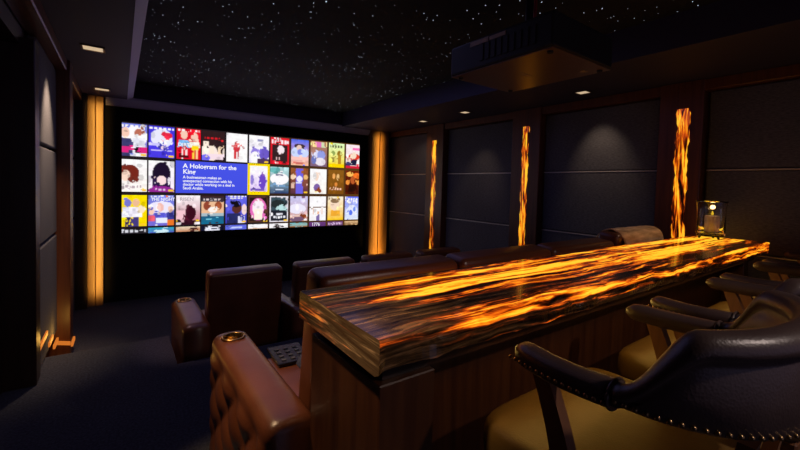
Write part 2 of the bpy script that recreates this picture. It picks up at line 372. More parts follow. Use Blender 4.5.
# ceiling downlight fittings
DL_LABEL = ['square recessed ceiling light nearest the camera in the left soffit', 'small recessed ceiling light of left soffit close to the screen', 'recessed ceiling light in the left soffit over the aisle',
            'recessed ceiling light beside the projector in right soffit', 'recessed ceiling light of right soffit above the second wall bay', 'recessed ceiling light of right soffit nearest the screen', 'recessed ceiling light in the right soffit above the bar end']
for (x, y, e, tg), lb in zip(DOWN, DL_LABEL):
    if y < 1 or (x < 0 and y < 3): continue
    t = tag(empty('ceiling_downlight', (x, y, ZC)), lb, 'ceiling light', 'recessed ceiling lights')
    bm = bmesh.new()
    s = 0.085 if x < 0 else 0.075
    for a in range(4):
        add_box(bm, -s, s, -s, -s+.016, -0.010, 0.0, rot=Matrix.Rotation(a*PI/2, 3, 'Z'))
    bm_obj('trim_ring', bm, M['lamp_trim'], t)
    box('lens', -s+.016, s-.016, -s+.016, s-.016, -0.005, -0.001, M['lamp_glow'], t)

# ------------------------------------------------------------------ screen
X0, X1, Z0, Z1 = 0.015, 3.95, 0.69, 2.325
W, H = 400, 166
img = np.zeros((H, W, 3))
def lin(c): c = np.asarray(c, float)/255.; return np.where(c <= .04045, c/12.92, ((c+.055)/1.055)**2.4)
xs = (np.arange(W)+.5)/W; glow = np.clip((xs-.45)*1.5, 0, 1)[None, :, None]
img[:] = lin((34, 26, 30))*(1-glow)+lin((104, 66, 20))*glow  # warm lens haze painted into the gap colour towards the right
rng = np.random.RandomState(3)
PX = W/(X1-X0)
def region(x0, x1, zt, zb):
    a, b_ = int(round((x0-X0)*PX)), int(round((x1-X0)*PX)); c, d_ = int(round((Z1-zt)*PX)), int(round((Z1-zb)*PX))
    return a, b_, c, d_
def paint(x0, x1, zt, zb, top, bot, shapes, mott=0.08):
    a, b_, c, d_ = region(x0, x1, zt, zb); hh, ww = d_-c, b_-a
    yy, xx = np.mgrid[0:hh, 0:ww]; v = (yy+.5)/hh; u = (xx+.5)/ww
    buf = lin(top)[None, None]*(1-v[..., None])+lin(bot)[None, None]*v[..., None]
    n = rng.rand(hh//4+2, ww//4+2); n = n[(yy/4).astype(int), (xx/4).astype(int)]
    buf = buf*(1-mott+2*mott*n[..., None])
    for s in shapes:
        if s[0] == 'e': mk = ((u-s[1])/s[3])**2+((v-s[2])/s[4])**2 < 1; colr = s[5]
        elif s[0] == 'r': mk = (u >= s[1]) & (u < s[3]) & (v >= s[2]) & (v < s[4]); colr = s[5]
        elif s[0] == 'p':   # a person: head + shoulders/body (cx, head y, size, body colour, head colour)
            cx, hy, sz = s[1:4]
            bd = (np.abs(u-cx) < sz*.95*np.clip(.55+(v-hy)*.9, 0, 1.05)) & (v > hy+sz*.55) & (v < (s[6] if len(s) > 6 else 1)); buf[bd] = lin(s[4])*(.75+.5*n[bd][:, None])
            mk = ((u-cx)/(sz*.5))**2+((v-hy)/(sz*.48))**2 < 1; colr = s[5]
        elif s[0] == 't':   # a line of small illegible lettering (x0, y0, x1, y1, colour)
            mk = (u >= s[1]) & (u < s[3]) & (v >= s[2]) & (v < s[4]) & ((xx*7+(xx//3)*5) % 4 != 0); colr = s[5]
        buf[mk] = lin(colr)
    if mott > 0:
        for _ in range(15):
            cu, cv, ru = rng.rand(), rng.rand(), .03+.09*rng.rand(); g = .62+.75*rng.rand()
            mk = (((u-cu)/ru)**2+((v-cv)/(ru*(.4+rng.rand())))**2 < 1)[..., None]
            src = np.roll(np.roll(buf, rng.randint(-4, 5), 1), rng.randint(-4, 5), 0)
            buf = np.where(mk, src*g, buf)
        pad = np.pad(buf, ((1, 1), (1, 1), (0, 0)), mode='edge')
        buf = buf*.72+.07*(pad[:-2, 1:-1]+pad[2:, 1:-1]+pad[1:-1, :-2]+pad[1:-1, 2:])
    r0, c0 = max(0, -c), max(0, -a); r1, c1 = min(hh, H-c), min(ww, W-a)
    img[c+r0:c+r1, a+c0:a+c1] = buf[r0:r1, c0:c1]
WH = (255, 252, 255); YL = (255, 205, 40); SK = (250, 205, 185); BK = (14, 10, 14); BL = (60, 60, 225)
bad = ('r', .76, .92, .97, .985, YL)
posters = {
 (0, 0): ((120, 130, 225), (140, 120, 220), [('e', .55, .4, .45, .32, WH), ('p', .2, .28, .32, (60, 60, 110), SK), ('p', .68, .28, .3, (235, 235, 250), (190, 110, 90)), ('r', 0, .7, 1, .9, (225, 40, 130)), ('e', .65, .8, .12, .1, BK), ('t', .05, .05, .9, .13, WH), bad]),
 (0, 1): ((70, 55, 225), (75, 60, 230), [('e', .5, .38, .42, .3, (235, 235, 255)), ('e', .72, .28, .2, .1, (230, 40, 70)), ('e', .5, .6, .16, .14, (60, 60, 170)), ('e', .55, .68, .09, .06, (250, 220, 240)), ('r', .05, .55, .4, .63, (205, 200, 255)), ('r', .1, .76, .9, .8, (200, 190, 255)), ('t', .04, .04, .96, .1, WH), bad]),
 (0, 2): ((232, 20, 40), (222, 10, 40), [('p', .3, .2, .3, (130, 190, 245), SK, .62), ('p', .74, .26, .3, (255, 245, 225), SK, .6), ('r', .62, .55, .9, .68, (255, 220, 20)), ('r', .66, .66, .74, .97, (255, 215, 70)), ('r', .8, .66, .88, .97, (255, 210, 150)), ('r', .2, .66, .27, .9, (255, 225, 225)), ('r', .36, .66, .43, .9, (255, 225, 225)), ('t', .05, .03, .95, .08, WH), ('r', .1, .88, .5, .96, (90, 10, 20))]),
 (0, 3): ((52, 30, 32), (46, 28, 34), [('e', .3, .75, .4, .3, (255, 235, 225)), ('r', .06, .35, .28, .7, (255, 240, 220)), ('r', .36, .48, .52, .8, (255, 235, 215)), ('r', .72, .55, .9, .95, (255, 225, 190)), ('r', .15, .78, .95, .95, (250, 225, 235)), ('e', .15, .92, .2, .12, (120, 110, 250)), ('t', .12, .2, .88, .27, (220, 30, 40)), ('r', .3, .3, .5, .5, (52, 30, 32))]),
 (0, 4): (WH, (255, 250, 250), [('e', .48, .35, .1, .08, (180, 60, 60)), ('e', .48, .5, .17, .14, (215, 60, 70)), ('r', .36, .55, .47, .9, (215, 50, 60)), ('r', .52, .55, .6, .9, (190, 40, 60)), ('r', .24, .42, .74, .47, (225, 120, 120))]),
 (0, 5): (WH, (240, 232, 255), [('r', .4, .12, .72, .2, (150, 150, 190)), ('e', .75, .65, .3, .2, (110, 90, 200)), ('e', .3, .62, .2, .16, (150, 130, 225)), ('e', .3, .8, .22, .22, WH), ('r', .4, .84, 1, 1, (80, 55, 90)), bad]),
 (0, 6): ((235, 30, 45), (215, 20, 40), [('t', .06, .08, .94, .22, (255, 235, 240)), ('r', .1, .28, .9, .9, (52, 34, 36)), ('e', .55, .45, .2, .15, (250, 235, 240)), ('r', .45, .3, .62, .62, (250, 235, 240)), ('r', .3, .72, .36, .84, (230, 190, 190)), ('r', .45, .72, .5, .84, (230, 190, 190))]),
 (0, 7): ((80, 110, 240), (255, 190, 150), [('e', .5, .5, .5, .25, (205, 220, 255)), ('e', .48, .25, .32, .09, (70, 50, 60)), ('e', .45, .32, .15, .12, (240, 205, 190)), ('e', .5, .48, .16, .12, (130, 140, 230)), ('r', 0, .66, 1, .8, (255, 200, 190)), ('r', .1, .88, .7, .95, (210, 110, 100))]),
 (0, 8): ((185, 130, 90), (130, 100, 130), [('r', .05, .02, .35, .22, (255, 225, 150)), ('r', .36, .02, .64, .22, (230, 120, 190)), ('r', .66, .02, .95, .22, (210, 225, 180)), ('e', .3, .5, .25, .16, (220, 220, 250)), ('e', .65, .55, .25, .2, (150, 160, 230)), ('e', .6, .8, .32, .16, (240, 230, 240)), ('e', .2, .75, .15, .16, (110, 120, 190))]),
 (0, 9): ((225, 255, 190), (255, 220, 10), [('t', .1, .08, .9, .18, (110, 110, 80)), ('e', .28, .42, .13, .1, (150, 170, 90)), ('e', .68, .42, .15, .12, (165, 125, 30)), ('r', .16, .58, .4, .8, (165, 150, 70)), ('r', .6, .5, .8, .85, (190, 140, 40)), ('r', 0, .86, 1, 1, (255, 215, 0))]),
 (0, 10): ((255, 235, 240), (255, 240, 235), [('r', .45, .12, .9, .22, (255, 120, 190)), ('e', .55, .5, .38, .14, (230, 60, 40)), ('p', .55, .45, .3, (30, 30, 60), (250, 225, 200), .88), ('p', .15, .62, .2, (60, 60, 110), SK, .9), ('r', 0, .9, 1, 1, (220, 30, 60))]),
 (1, 0): (WH, (255, 246, 240), [('e', .38, .42, .34, .26, (120, 40, 30)), ('e', .22, .5, .17, .17, (255, 220, 200)), ('e', .5, .62, .2, .1, (120, 45, 35)), ('t', .08, .8, .8, .88, (190, 170, 180)), bad]),
 (1, 1): (WH, (250, 235, 255), [('e', .5, .44, .36, .4, (30, 18, 44)), ('r', .16, .5, .86, .92, (44, 22, 70)), ('e', .5, .62, .19, .15, (255, 225, 225)), ('e', .5, .95, .5, .14, (150, 40, 150)), ('t', .36, .9, .64, .95, (230, 190, 230)), bad]),
 (1, 6): ((190, 228, 230), (40, 60, 110), [('e', .5, .45, .5, .22, WH), ('e', .2, .12, .25, .1, (110, 190, 190)), ('r', 0, .66, 1, .76, (120, 160, 200)), ('r', .3, .28, .7, .34, (120, 120, 150)), ('r', .3, .84, .7, .88, (220, 230, 250))]),
 (1, 7): ((160, 90, 40), (90, 50, 70), [('r', .3, .02, .72, 1, (110, 100, 230)), ('e', .5, .42, .17, .12, (240, 235, 255)), ('e', .12, .35, .13, .1, (250, 215, 180)), ('e', .86, .35, .13, .1, (240, 190, 120)), ('r', .3, .55, .7, .6, (220, 220, 255)), ('r', .02, .6, .2, .8, (230, 190, 170)), bad]),
 (1, 8): (WH, (255, 248, 240), [('e', .4, .3, .12, .18, (250, 220, 200)), ('e', .42, .75, .2, .16, (130, 100, 170)), ('e', .5, .88, .2, .1, (150, 70, 30)), ('r', .3, .9, .5, .95, (255, 240, 180))]),
 (1, 9): ((140, 90, 25), (130, 78, 18), [('e', .35, .25, .1, .1, (245, 170, 90)), ('e', .62, .3, .09, .14, (240, 190, 120)), ('e', .5, .6, .1, .08, (230, 140, 60)), ('t', .08, .75, .9, .83, (255, 200, 170))]),
 (1, 10): ((110, 30, 10), (60, 20, 8), [('e', .3, .15, .25, .1, (255, 190, 90)), ('e', .75, .2, .25, .12, (255, 120, 40)), ('p', .5, .4, .34, (40, 14, 8), (190, 90, 40), .9), ('e', .15, .5, .13, .1, (250, 150, 60)), ('e', .88, .5, .12, .1, (250, 160, 70))]),
 (2, 0): ((255, 225, 0), (255, 222, 0), [('p', .3, .25, .26, (235, 235, 255), (120, 120, 210), .7), ('p', .6, .24, .26, (240, 235, 250), (240, 190, 150), .7), ('r', .2, .7, .42, 1, (50, 40, 90)), ('r', .5, .7, .72, 1, (70, 60, 130)), ('e', .8, .45, .13, .13, (255, 235, 200)), bad]),
 (2, 1): ((120, 130, 225), (120, 110, 220), [('e', .5, .4, .5, .2, (240, 235, 255)), ('p', .45, .4, .3, (90, 90, 210), (245, 190, 180), .82), ('p', .85, .45, .2, (60, 60, 150), SK, .9), ('p', .12, .55, .2, (230, 90, 110), SK, .85), ('r', .3, .75, .75, .92, (235, 240, 255)), ('r', .75, .8, 1, 1, (240, 120, 40)), ('t', .05, .02, .95, .06, (240, 240, 255))]),
 (2, 2): ((255, 245, 248), (190, 80, 110), [('e', .2, .7, .4, .2, (250, 200, 210)), ('p', .5, .38, .17, (80, 20, 40), (90, 40, 50), .9), ('e', .62, .6, .2, .25, (60, 14, 30)), ('r', .0, .86, 1, 1, (50, 14, 30)), bad]),
 (2, 3): ((60, 30, 26), (20, 110, 150), [('r', 0, .22, 1, .7, (240, 190, 150)), ('e', .25, .36, .16, .16, (150, 70, 50)), ('e', .75, .36, .16, .16, (160, 80, 50)), ('e', .5, .5, .2, .1, (255, 245, 240)), ('r', 0, .62, 1, .72, (170, 190, 200)), ('t', .1, .1, .9, .17, (225, 205, 205)), ('r', .2, .8, .8, .86, (120, 210, 230))]),
 (2, 4): ((110, 110, 245), (60, 60, 190), [('t', .02, .0, .98, .05, WH), ('t', .2, .06, .8, .1, WH), ('e', .52, .45, .24, .2, (90, 46, 40)), ('e', .5, .3, .23, .12, (22, 16, 24)), ('e', .88, .5, .13, .2, (250, 220, 220)), ('r', .05, .64, .7, 1, (40, 44, 100)), ('r', .6, .75, .9, 1, (225, 225, 255)), bad]),
 (2, 5): ((90, 56, 40), (80, 50, 36), [('r', .07, .06, .93, .94, (40, 24, 24)), ('e', .5, .5, .42, .42, (235, 110, 190)), ('e', .5, .45, .3, .3, (255, 240, 250)), ('r', .3, .5, .7, .9, (255, 246, 230)), ('t', .3, .15, .7, .2, (230, 160, 160)), bad]),
 (2, 6): ((240, 235, 245), (235, 230, 240), [('r', .06, .05, .94, .95, (60, 80, 90)), ('e', .45, .3, .4, .16, (40, 48, 50)), ('e', .7, .45, .25, .13, (190, 230, 230)), ('r', .06, .55, .94, .95, (34, 36, 48)), ('t', .15, .76, .9, .86, (240, 240, 250)), ('r', .35, .66, .7, .72, (225, 225, 235)), bad]),
 (2, 7): ((205, 205, 250), (210, 150, 120), [('e', .4, .5, .5, .2, (240, 235, 255)), ('r', 0, .75, 1, .8, (235, 200, 190)), ('e', .8, .82, .22, .09, (130, 60, 30)), ('e', .4, .92, .4, .1, (120, 90, 120)), ('r', .78, .92, .96, .98, WH)]),
 (2, 8): (WH, WH, [('r', 0, .42, 1, .47, (110, 70, 24)), ('e', .5, .68, .09, .07, (240, 180, 140)), ('r', .4, .74, .62, 1, (130, 110, 170)), ('r', .22, .5, .27, .74, (240, 200, 180)), ('r', .74, .5, .79, .74, (240, 200, 180))]),
 (2, 9): ((255, 240, 215), (255, 200, 20), [('e', .45, .35, .3, .24, (250, 220, 195)), ('e', .45, .18, .28, .1, (140, 110, 80)), ('r', .2, .6, .8, .82, (240, 170, 50)), ('r', .2, .34, .4, .37, (150, 110, 90)), bad]),
 (2, 10): ((90, 110, 245), (230, 240, 255), [('t', .1, .06, .9, .16, WH), ('t', .12, .2, .88, .3, WH), ('e', .5, .6, .34, .24, (230, 235, 255)), ('e', .4, .7, .12, .12, (90, 120, 240)), ('e', .65, .55, .1, .1, (120, 150, 240))]),
 (3, 0): ((26, 20, 26), (40, 36, 44), [('t', .02, .2, .98, .75, (225, 225, 235))]),
 (3, 1): ((40, 170, 190), (90, 90, 200), [('e', .5, .7, .3, .35, (210, 240, 250))]),
 (3, 2): ((240, 220, 190), (200, 130, 90), [('r', .6, .2, .95, 1, (70, 30, 30))]),
 (3, 3): ((20, 20, 46), (20, 20, 46), [('e', .5, .8, .34, .6, (240, 240, 255)), ('r', .45, .5, .7, .7, (60, 60, 80))]),
 (3, 4): ((90, 100, 220), (100, 110, 235), [('r', .2, .4, .8, .8, (200, 210, 255))]),
 (3, 5): (WH, WH, [('r', 0, .85, 1, 1, (230, 190, 160))]),
 (3, 6): (WH, WH, [('e', .5, .8, .3, .4, (60, 50, 50))]),
 (3, 7): ((110, 190, 200), (170, 170, 150), [('r', 0, .7, 1, 1, (150, 100, 60))]),
 (3, 8): ((110, 60, 130), (90, 50, 110), []),
 (3, 9): ((110, 60, 120), (90, 56, 90), [('t', .05, .3, .95, .75, (225, 190, 230))]),
 (3, 10): ((230, 190, 140), (120, 80, 40), []),
}
RZ = [(2.305, 1.834), (1.786, 1.315), (1.264, 0.800), (0.766, 0.69)]
def cell(c): xr = 0.3205+0.3655*c-0.026*math.sin(PI*min(c, 10)/10); return xr-0.335, xr
for (r, c), (tp, bt, sh) in posters.items():
    x0, x1 = cell(c); zt, zb = RZ[r]
    paint(x0, x1, zt, zb, tp, bt, sh)
paint(cell(2)[0]-.012, cell(4)[1]+.012, 1.808, 1.297, (72, 84, 232), (68, 80, 228), [], 0.0)
paint(cell(5)[0]-.018, cell(5)[1]+.018, 1.820, 1.284, (255, 226, 0), (255, 222, 0), [], 0.0)
paint(cell(5)[0]+.022, cell(5)[1]-.022, 1.780, 1.337, WH, (225, 200, 250), [('e', .72, .6, .2, .32, (110, 70, 200)), ('e', .75, .3, .09, .09, (140, 90, 190)), ('e', .12, .55, .1, .2, (150, 130, 215)), ('r', .05, .9, .95, .97, (120, 90, 190))])
img = np.clip(img, 0, 1)
# a soft bloom of the bright picture into its dark gaps
img = img*0.96+0.02*(np.roll(img, 1, 1)+np.roll(img, -1, 1))
gx = np.linspace(X0, X1, W+1); gz = np.linspace(Z1, Z0, H+1); YD = YS-0.030
verts = np.stack([np.tile(gx, H+1), np.full((W+1)*(H+1), YD), np.repeat(gz, W+1)], 1)
ii = (np.arange(H)[:, None]*(W+1)+np.arange(W)[None]).ravel()
quads = np.stack([ii+W+1, ii+W+2, ii+1, ii], 1)
me = bpy.data.meshes.new('display'); me.from_pydata(verts.tolist(), [], quads.tolist())
ca = me.color_attributes.new('Picture', 'FLOAT_COLOR', 'CORNER')
cd = np.ones((W*H, 4, 4), np.float32); cd[:, :, :3] = img.reshape(-1, 1, 3); ca.data.foreach_set('color', cd.ravel())
scr = tag(empty('projection_screen', ((X0+X1)/2, YS-.02, Z0)), 'large wide cinema screen showing rows of film posters on the black front wall', 'screen')
def keep(o, root):   # parent without moving
    o.parent = root; o.matrix_parent_inverse = Matrix.Translation(-Vector(root.location)); return o
keep(link('display', me, M['picture']), scr)
bm = bmesh.new(); bw = 0.10
add_box(bm, X0-bw, X1+bw, YS-.045, YS-.002, Z1, Z1+bw, .004); add_box(bm, X0-bw, X1+bw, YS-.045, YS-.002, Z0-bw, Z0, .004)
add_box(bm, X0-bw, X0, YS-.045, YS-.002, Z0, Z1, .004); add_box(bm, X1, X1+bw, YS-.045, YS-.002, Z0, Z1, .004)
keep(bm_obj('frame', bm, M['black']), scr)
def text(name, s, x, z, size, mat, bold=0.0, xs=1.0, spacing=1.0):
    cu = bpy.data.curves.new(name, 'FONT'); cu.body = s; cu.size = size; cu.offset = bold; cu.space_character = spacing; cu.space_line = 0.92
    t = bpy.data.objects.new(name, cu); COL.objects.link(t)
    dg = bpy.context.evaluated_depsgraph_get(); dg.update()
    me = bpy.data.meshes.new_from_object(t.evaluated_get(dg)); bpy.data.objects.remove(t)
    me.transform(Matrix.Translation((x, YD-.004, z)) @ Matrix.Rotation(PI/2, 4, 'X') @ Matrix.Diagonal((xs, 1, 1, 1)))
    me.materials.clear(); o = link(name, me, mat); keep(o, scr); return o
tx = cell(2)[0]+0.11
text('title_text', 'A Hologram for the\nKing', tx-.02, 1.695, 0.098, M['text_white'], 0.0022)
text('description_text', 'A businessman makes an\nunexpected connection with his\ndoctor while working on a deal in\nSaudi Arabia.', tx-.02, 1.53, 0.062, M['text_white'], 0.0010, 0.9)
text('poster_title_text', 'RISEN', cell(2)[0]+.05, 1.178, 0.075, M['text_dark'], 0.001)
text('poster_title_text', 'THE NIGHT', cell(1)[0]+.03, 1.178, 0.066, M['text_white'], 0.001, 0.9)
text('poster_title_text', 'DIRTY', cell(2)[0]+.02, 2.03, 0.075, M['text_white'], 0.001)
text('poster_title_text', '1776', cell(8)[0]+.05, 0.70, 0.085, M['text_white'], 0.001)

# ------------------------------------------------------------------ bar
BX0, BX1, BY0, BY1, BZ = 0.544, 4.58, 0.82, 1.37, 1.10
bm = bmesh.new(); secs = []
for i in range(161):
    x = BX0+(BX1-BX0)*i/160
    def nz(a, s, sc=7.0): return noise.noise(Vector((x*sc, a, s)))
    L = x-BX0
    f1 = BY0+.004+.012*nz(.3, 1); f2 = BY0+.006+.016*nz(2.2, 3, 9); f3 = BY0+.010+.018*nz(4.1, 5, 6)
    bz = BZ-.102+.007*nz(7, 2, 8)+.004*nz(1, 9, 25)
    if i == 0: f1, f2, f3, bz = BY0, BY0, BY0+.002, BZ-.104
    secs.append([(L, BY1-BY0, BZ-.006), (L, BY1-BY0-.006, BZ), (L, BY0+.36-BY0, BZ), (L, BY0+.16-BY0, BZ), (L, .006, BZ), (L, .0, BZ-.007), (L, f1-BY0, BZ-.030), (L, f2-BY0, BZ-.055), (L, f3-BY0, bz+.01), (L, f3-BY0+.02, bz), (L, .30, BZ-.10), (L, BY1-BY0, BZ-.10)])
secs = [[(p[0], p[1], p[2]-BZ) for p in s] for s in secs]
add_loft(bm, secs)
ct = bm_obj('bar_countertop', bm, M['slab'], loc=(BX0, BY0, BZ))
ct.data.materials.append(M['slab_end'])
for p in ct.data.polygons:
    if abs(p.normal.x) > .9 and p.center.x < .01: p.material_index = 1
tag(ct, 'long polished bar top of backlit amber and black onyx, veined and glowing', 'countertop')
bar = tag(empty('bar_counter', (2.55, 1.1, 0)), 'dark walnut bar base under the glowing onyx top', 'bar')
def bpart(name, *a, **k): return keep(box(name, *a, **k), bar)
bpart('end_panel', 0.580, 0.785, 0.872, 1.335, 0.0, 0.944, M['wood_bar'], bev=.004)
bpart('end_panel', 4.36, 4.50, 0.935, 1.335, 0.0, 0.944, M['wood_bar'], bev=.004)
bpart('front_panel', 0.785, 4.36, 1.08, 1.12, 0.0, 0.944, M['wood_bar'], bev=.003)
bpart('back_panel', 0.785, 4.36, 1.30, 1.335, 0.0, 0.944, M['wood_bar'], bev=.003)
bpart('support_frame', 0.605, 4.48, 0.895, 1.325, 0.945, 0.992, M['wood_dark'])
bpart('light_strip', 0.95, 4.25, 0.945, 0.965, 0.978, 0.990, M['strip_glow'])

# ------------------------------------------------------------------ bar stools (upholstered captain's chairs)
def make_stool():
    root = empty('bar_stool', (0, 0, 0))
    A, JY, TY, BB = 0.385, -0.070, 0.235, 0.255      # half width, joint y, arm tip y, depth of the barrel curve
    ZA = 1.008
    # padded seat
    bm = bmesh.new(); secs = []; n = 40
    def sec(sc, z):
        out = []
        for k in range(n):
            a = 2*PI*k/n; c, s = math.cos(a), math.sin(a); e = 0.26
            x = math.copysign(abs(c)**e, c)*0.385*sc; y = math.copysign(abs(s)**e, s)*0.335*sc+0.065
            out.append((x, y, z))
        return out
    for sc, z in ((0.95, .60), (0.99, .612), (1.0, .635), (1.0, .675), (0.99, .70), (0.965, .716), (0.9, .726), (0.6, .738), (0.25, .742)): secs.append(sec(sc, z))
    add_loft(bm, secs); bm_obj('seat', bm, M['stool_seat'], root, smooth=True)
    box('seat_frame', -.345, .345, -.25, .36, .545, .602, M['wood_chair'], root, bev=.008)
    # arms: padded rolls
    for s in (-1, 1):
        bm = bmesh.new(); secs = []; m = 18; path = []
        for i in range(15):
            t = i/14; y = TY+(JY-TY)*t; x = s*(A+0.012*math.sin(PI*t)-0.02*(1-t)); z = ZA-.006*math.sin(PI*t)
            sc = min(1.0, 0.35+0.65*math.sqrt(max(0, 1-(1-min(1, t/.16))**2)))
            if t > .95: sc *= 0.965
            path.append((x, y, z, sc))
        for x, y, z, sc in path:
            secs.append([(x+0.042*sc*math.copysign(abs(math.cos(2*PI*k/m))**.75, math.cos(2*PI*k/m)), y, z+0.033*sc*math.copysign(abs(math.sin(2*PI*k/m))**.75, math.sin(2*PI*k/m))) for k in range(m)])
        add_loft(bm, secs)
        bm_obj('armrest', bm, M['stool'], root, smooth=True)
    # barrel back with rolled top edge
    bm = bmesh.new(); secs = []; n = 56
    def prof(th):
        q = min(th, PI-th)/PI                          # 0 at the joints, .5 at the middle
        sm = min(1, max(0, (q-.01)/.175)); sm = sm*sm*(3-2*sm)
        zt = ZA+.034+.155*sm+.012*math.sin(th); q2 = min(1, q/.5)
        zl = ZA-.014-.042*(q2*q2*(3-2*q2))
        return zl, zt
    for i in range(n+1):
        th = PI*i/n; zl, zt = prof(th)
        c, s_ = math.cos(th), math.sin(th)
        nx, ny = -c, -s_*A/BB; L = math.hypot(nx, ny); nx, ny = nx/L, ny/L
        def P(o, z): return (-c*A+nx*o, JY-s_*BB+ny*o, z)
        hgt = zt-zl; rr = .026+.010*min(1, (hgt-.08)/.12)
        pts = [P(.026, zl), P(.037, zl+.012), P(.037, zl+hgt*.35), P(.037, zt-rr*2.1), P(.034, zt-rr*1.75)]
        for kk in range(9):
            a = -0.45+ (PI+0.9)*kk/8
            pts.append(P(.012+(rr+.006)*math.cos(a), zt-rr+rr*math.sin(a)))
        pts += [P(-.016, zt-rr*1.8), P(-.030, zt-rr*2.4), P(-.034, zl+hgt*.4), P(-.03, zl+.012), P(-.02, zl)]
        secs.append(pts)
    add_loft(bm, secs); bm_obj('backrest', bm, M['stool'], root, smooth=True)
    # welts where arms meet back
    for s in (-1, 1):
        bm = bmesh.new()
        ring = [(s*(A)+.046*math.cos(2*PI*k/20), JY+.004, ZA+.036*math.sin(2*PI*k/20)) for k in range(21)]
        add_tube(bm, ring, .0045, 6, caps=False); bm_obj('welt', bm, M['stool'], root, smooth=True)
    # brass nailheads along the lower edge
    bm = bmesh.new(); pts = []
    for s in (-1, 1):
        for i in range(15):
            t = (i+.3)/15; y = TY+(JY-TY)*t; x = s*(A+.012*math.sin(PI*t)-.02*(1-t)+.039); pts.append((x, y, ZA-.014, s, 0))
    for i in range(46):
        th = PI*(i+.5)/46; zl, zt = prof(th); c, s_ = math.cos(th), math.sin(th); nx, ny = -c, -s_*A/BB; L = math.hypot(nx, ny); nx, ny = nx/L, ny/L
        pts.append((-c*A+nx*.037, JY-s_*BB+ny*.037, zl+.013, nx, ny))
    for x, y, z, nx, ny in pts:
        r = bmesh.ops.create_icosphere(bm, subdivisions=1, radius=.0072)
        bmesh.ops.translate(bm, vec=(x, y, z), verts=r['verts'])
    bm_obj('nailhead_trim', bm, M['old_brass'], root, smooth=True)
    # curved wooden arm supports
    for s in (-1, 1):
        bm = bmesh.new(); secs = []
        for i in range(13):
            t = i/12; z = ZA-.028-(ZA-.028-.56)*t; y = .135-.095*math.sin(t*PI*.62)+.02*t; x = s*(A-.006-.012*t); wy = .026+.010*t; wx = .019
            secs.append([(x-wx, y-wy, z), (x+wx, y-wy, z), (x+wx, y+wy, z), (x-wx, y+wy, z)])
        add_loft(bm, secs); bm_obj('arm_support', bm, M['wood_chair'], root)
    for s in (-1, 1):
        bm = bmesh.new(); secs = []
        for i in range(7):
            t = i/6; z = .56+(.945-.56)*t; y = -.215-.065*t; x = s*(.20+.01*t)
            secs.append([(x-.026, y-.016, z), (x+.026, y-.016, z), (x+.026, y+.016, z), (x-.026, y+.016, z)])
        add_loft(bm, secs); bm_obj('back_post', bm, M['wood_chair'], root)
    for sx in (-1, 1):
        for sy in (-1, 1):
            bm = bmesh.new(); secs = []
            for t in (0, .5, 1):
                x = sx*(.315+.035*t); y = .03+sy*(.265+.03*t); z = .56*(1-t); r = .024-.006*t
                secs.append([(x-r, y-r, z), (x+r, y-r, z), (x+r, y+r, z), (x-r, y+r, z)])
            add_loft(bm, secs); bm_obj('leg', bm, M['wood_chair'], root)
    bm = bmesh.new()
    add_box(bm, -.335, .335, .29, .315, .22, .26); add_box(bm, -.335, .335, -.255, -.23, .22, .26)
    add_box(bm, -.345, -.32, -.24, .30, .22, .26); add_box(bm, .32, .345, -.24, .30, .22, .26)
    bm_obj('foot_rail', bm, M['wood_chair'], root)
    return root
ST_LAB = ['dark leather bar stool with brass nailheads nearest the camera', 'dark leather bar stool just beyond the nearest one',
          'third dark leather bar stool along the onyx bar', 'farthest dark leather bar stool, at the wall end of the bar']
st = make_stool()
for i in range(4):
    o = st if i == 0 else copy_tree(st)
    o.location = (1.366+0.970*i, 0.50, 0); tag(o, ST_LAB[i], 'bar stool', 'bar stools along the onyx bar')

# ------------------------------------------------------------------ recliners
def arm_mesh(bm, x0, x1, y0, y1, z0, z1, tuft=False, outer=-1):
    cx, hw = (x0+x1)/2, (x1-x0)/2; secs = []; ny = 64 if tuft else 20
    prof = []
    ns = 26 if tuft else 6; nt_ = 12; R = 0.055
    for i in range(ns): prof.append((-1, i/ns))
    for i in range(nt_+1):
        a = PI*i/nt_; prof.append((a, None))
    for i in range(4): prof.append((1, 1-(i+1)/4))
    for j in range(ny+1):
        y = y0+(y1-y0)*j/ny; e = min(j, ny-j)/ny*(y1-y0); er = .05
        ins = er*(1-math.sqrt(max(0, 1-(1-min(1, e/er))**2)))*.75
        row = []
        for p in prof:
            if p[1] is not None:
                zz = z0+(z1-R-z0)*p[1]; x = p[0]*(hw-ins*.6)
                if tuft and p[0] == -1:
                    a_, b_ = .30, .26; f = abs(math.sin(PI*(y/a_+zz/b_)))*abs(math.sin(PI*(y/a_-zz/b_)))
                    x -= .030*(f**.5)*min(1, e/.06)*min(1, (z1-R-zz)/.05+.15)-.010
            else:
                a = p[0]; zz = z1-R+(R-ins*.6)*math.sin(a)**.8+0.012*math.sin(a)**2; c = -math.cos(a); x = math.copysign(abs(c)**.55, c)*(hw-ins*.6)
            row.append((cx+x*(-outer), y, zz))
        secs.append(row)
    add_loft(bm, secs)
def cup(parent, x, y, z):
    bm = bmesh.new(); add_lathe(bm, [(.0515, -.004), (.064, -.004), (.066, .004), (.058, .008), (.050, .003), (.048, -.04), (.045, -.060), (.0, -.061), (.0, -.066), (.0515, -.066)], (x, y, z), 28, closed=True)
    bm_obj('cup_holder', bm, M['brass'], parent, smooth=True)
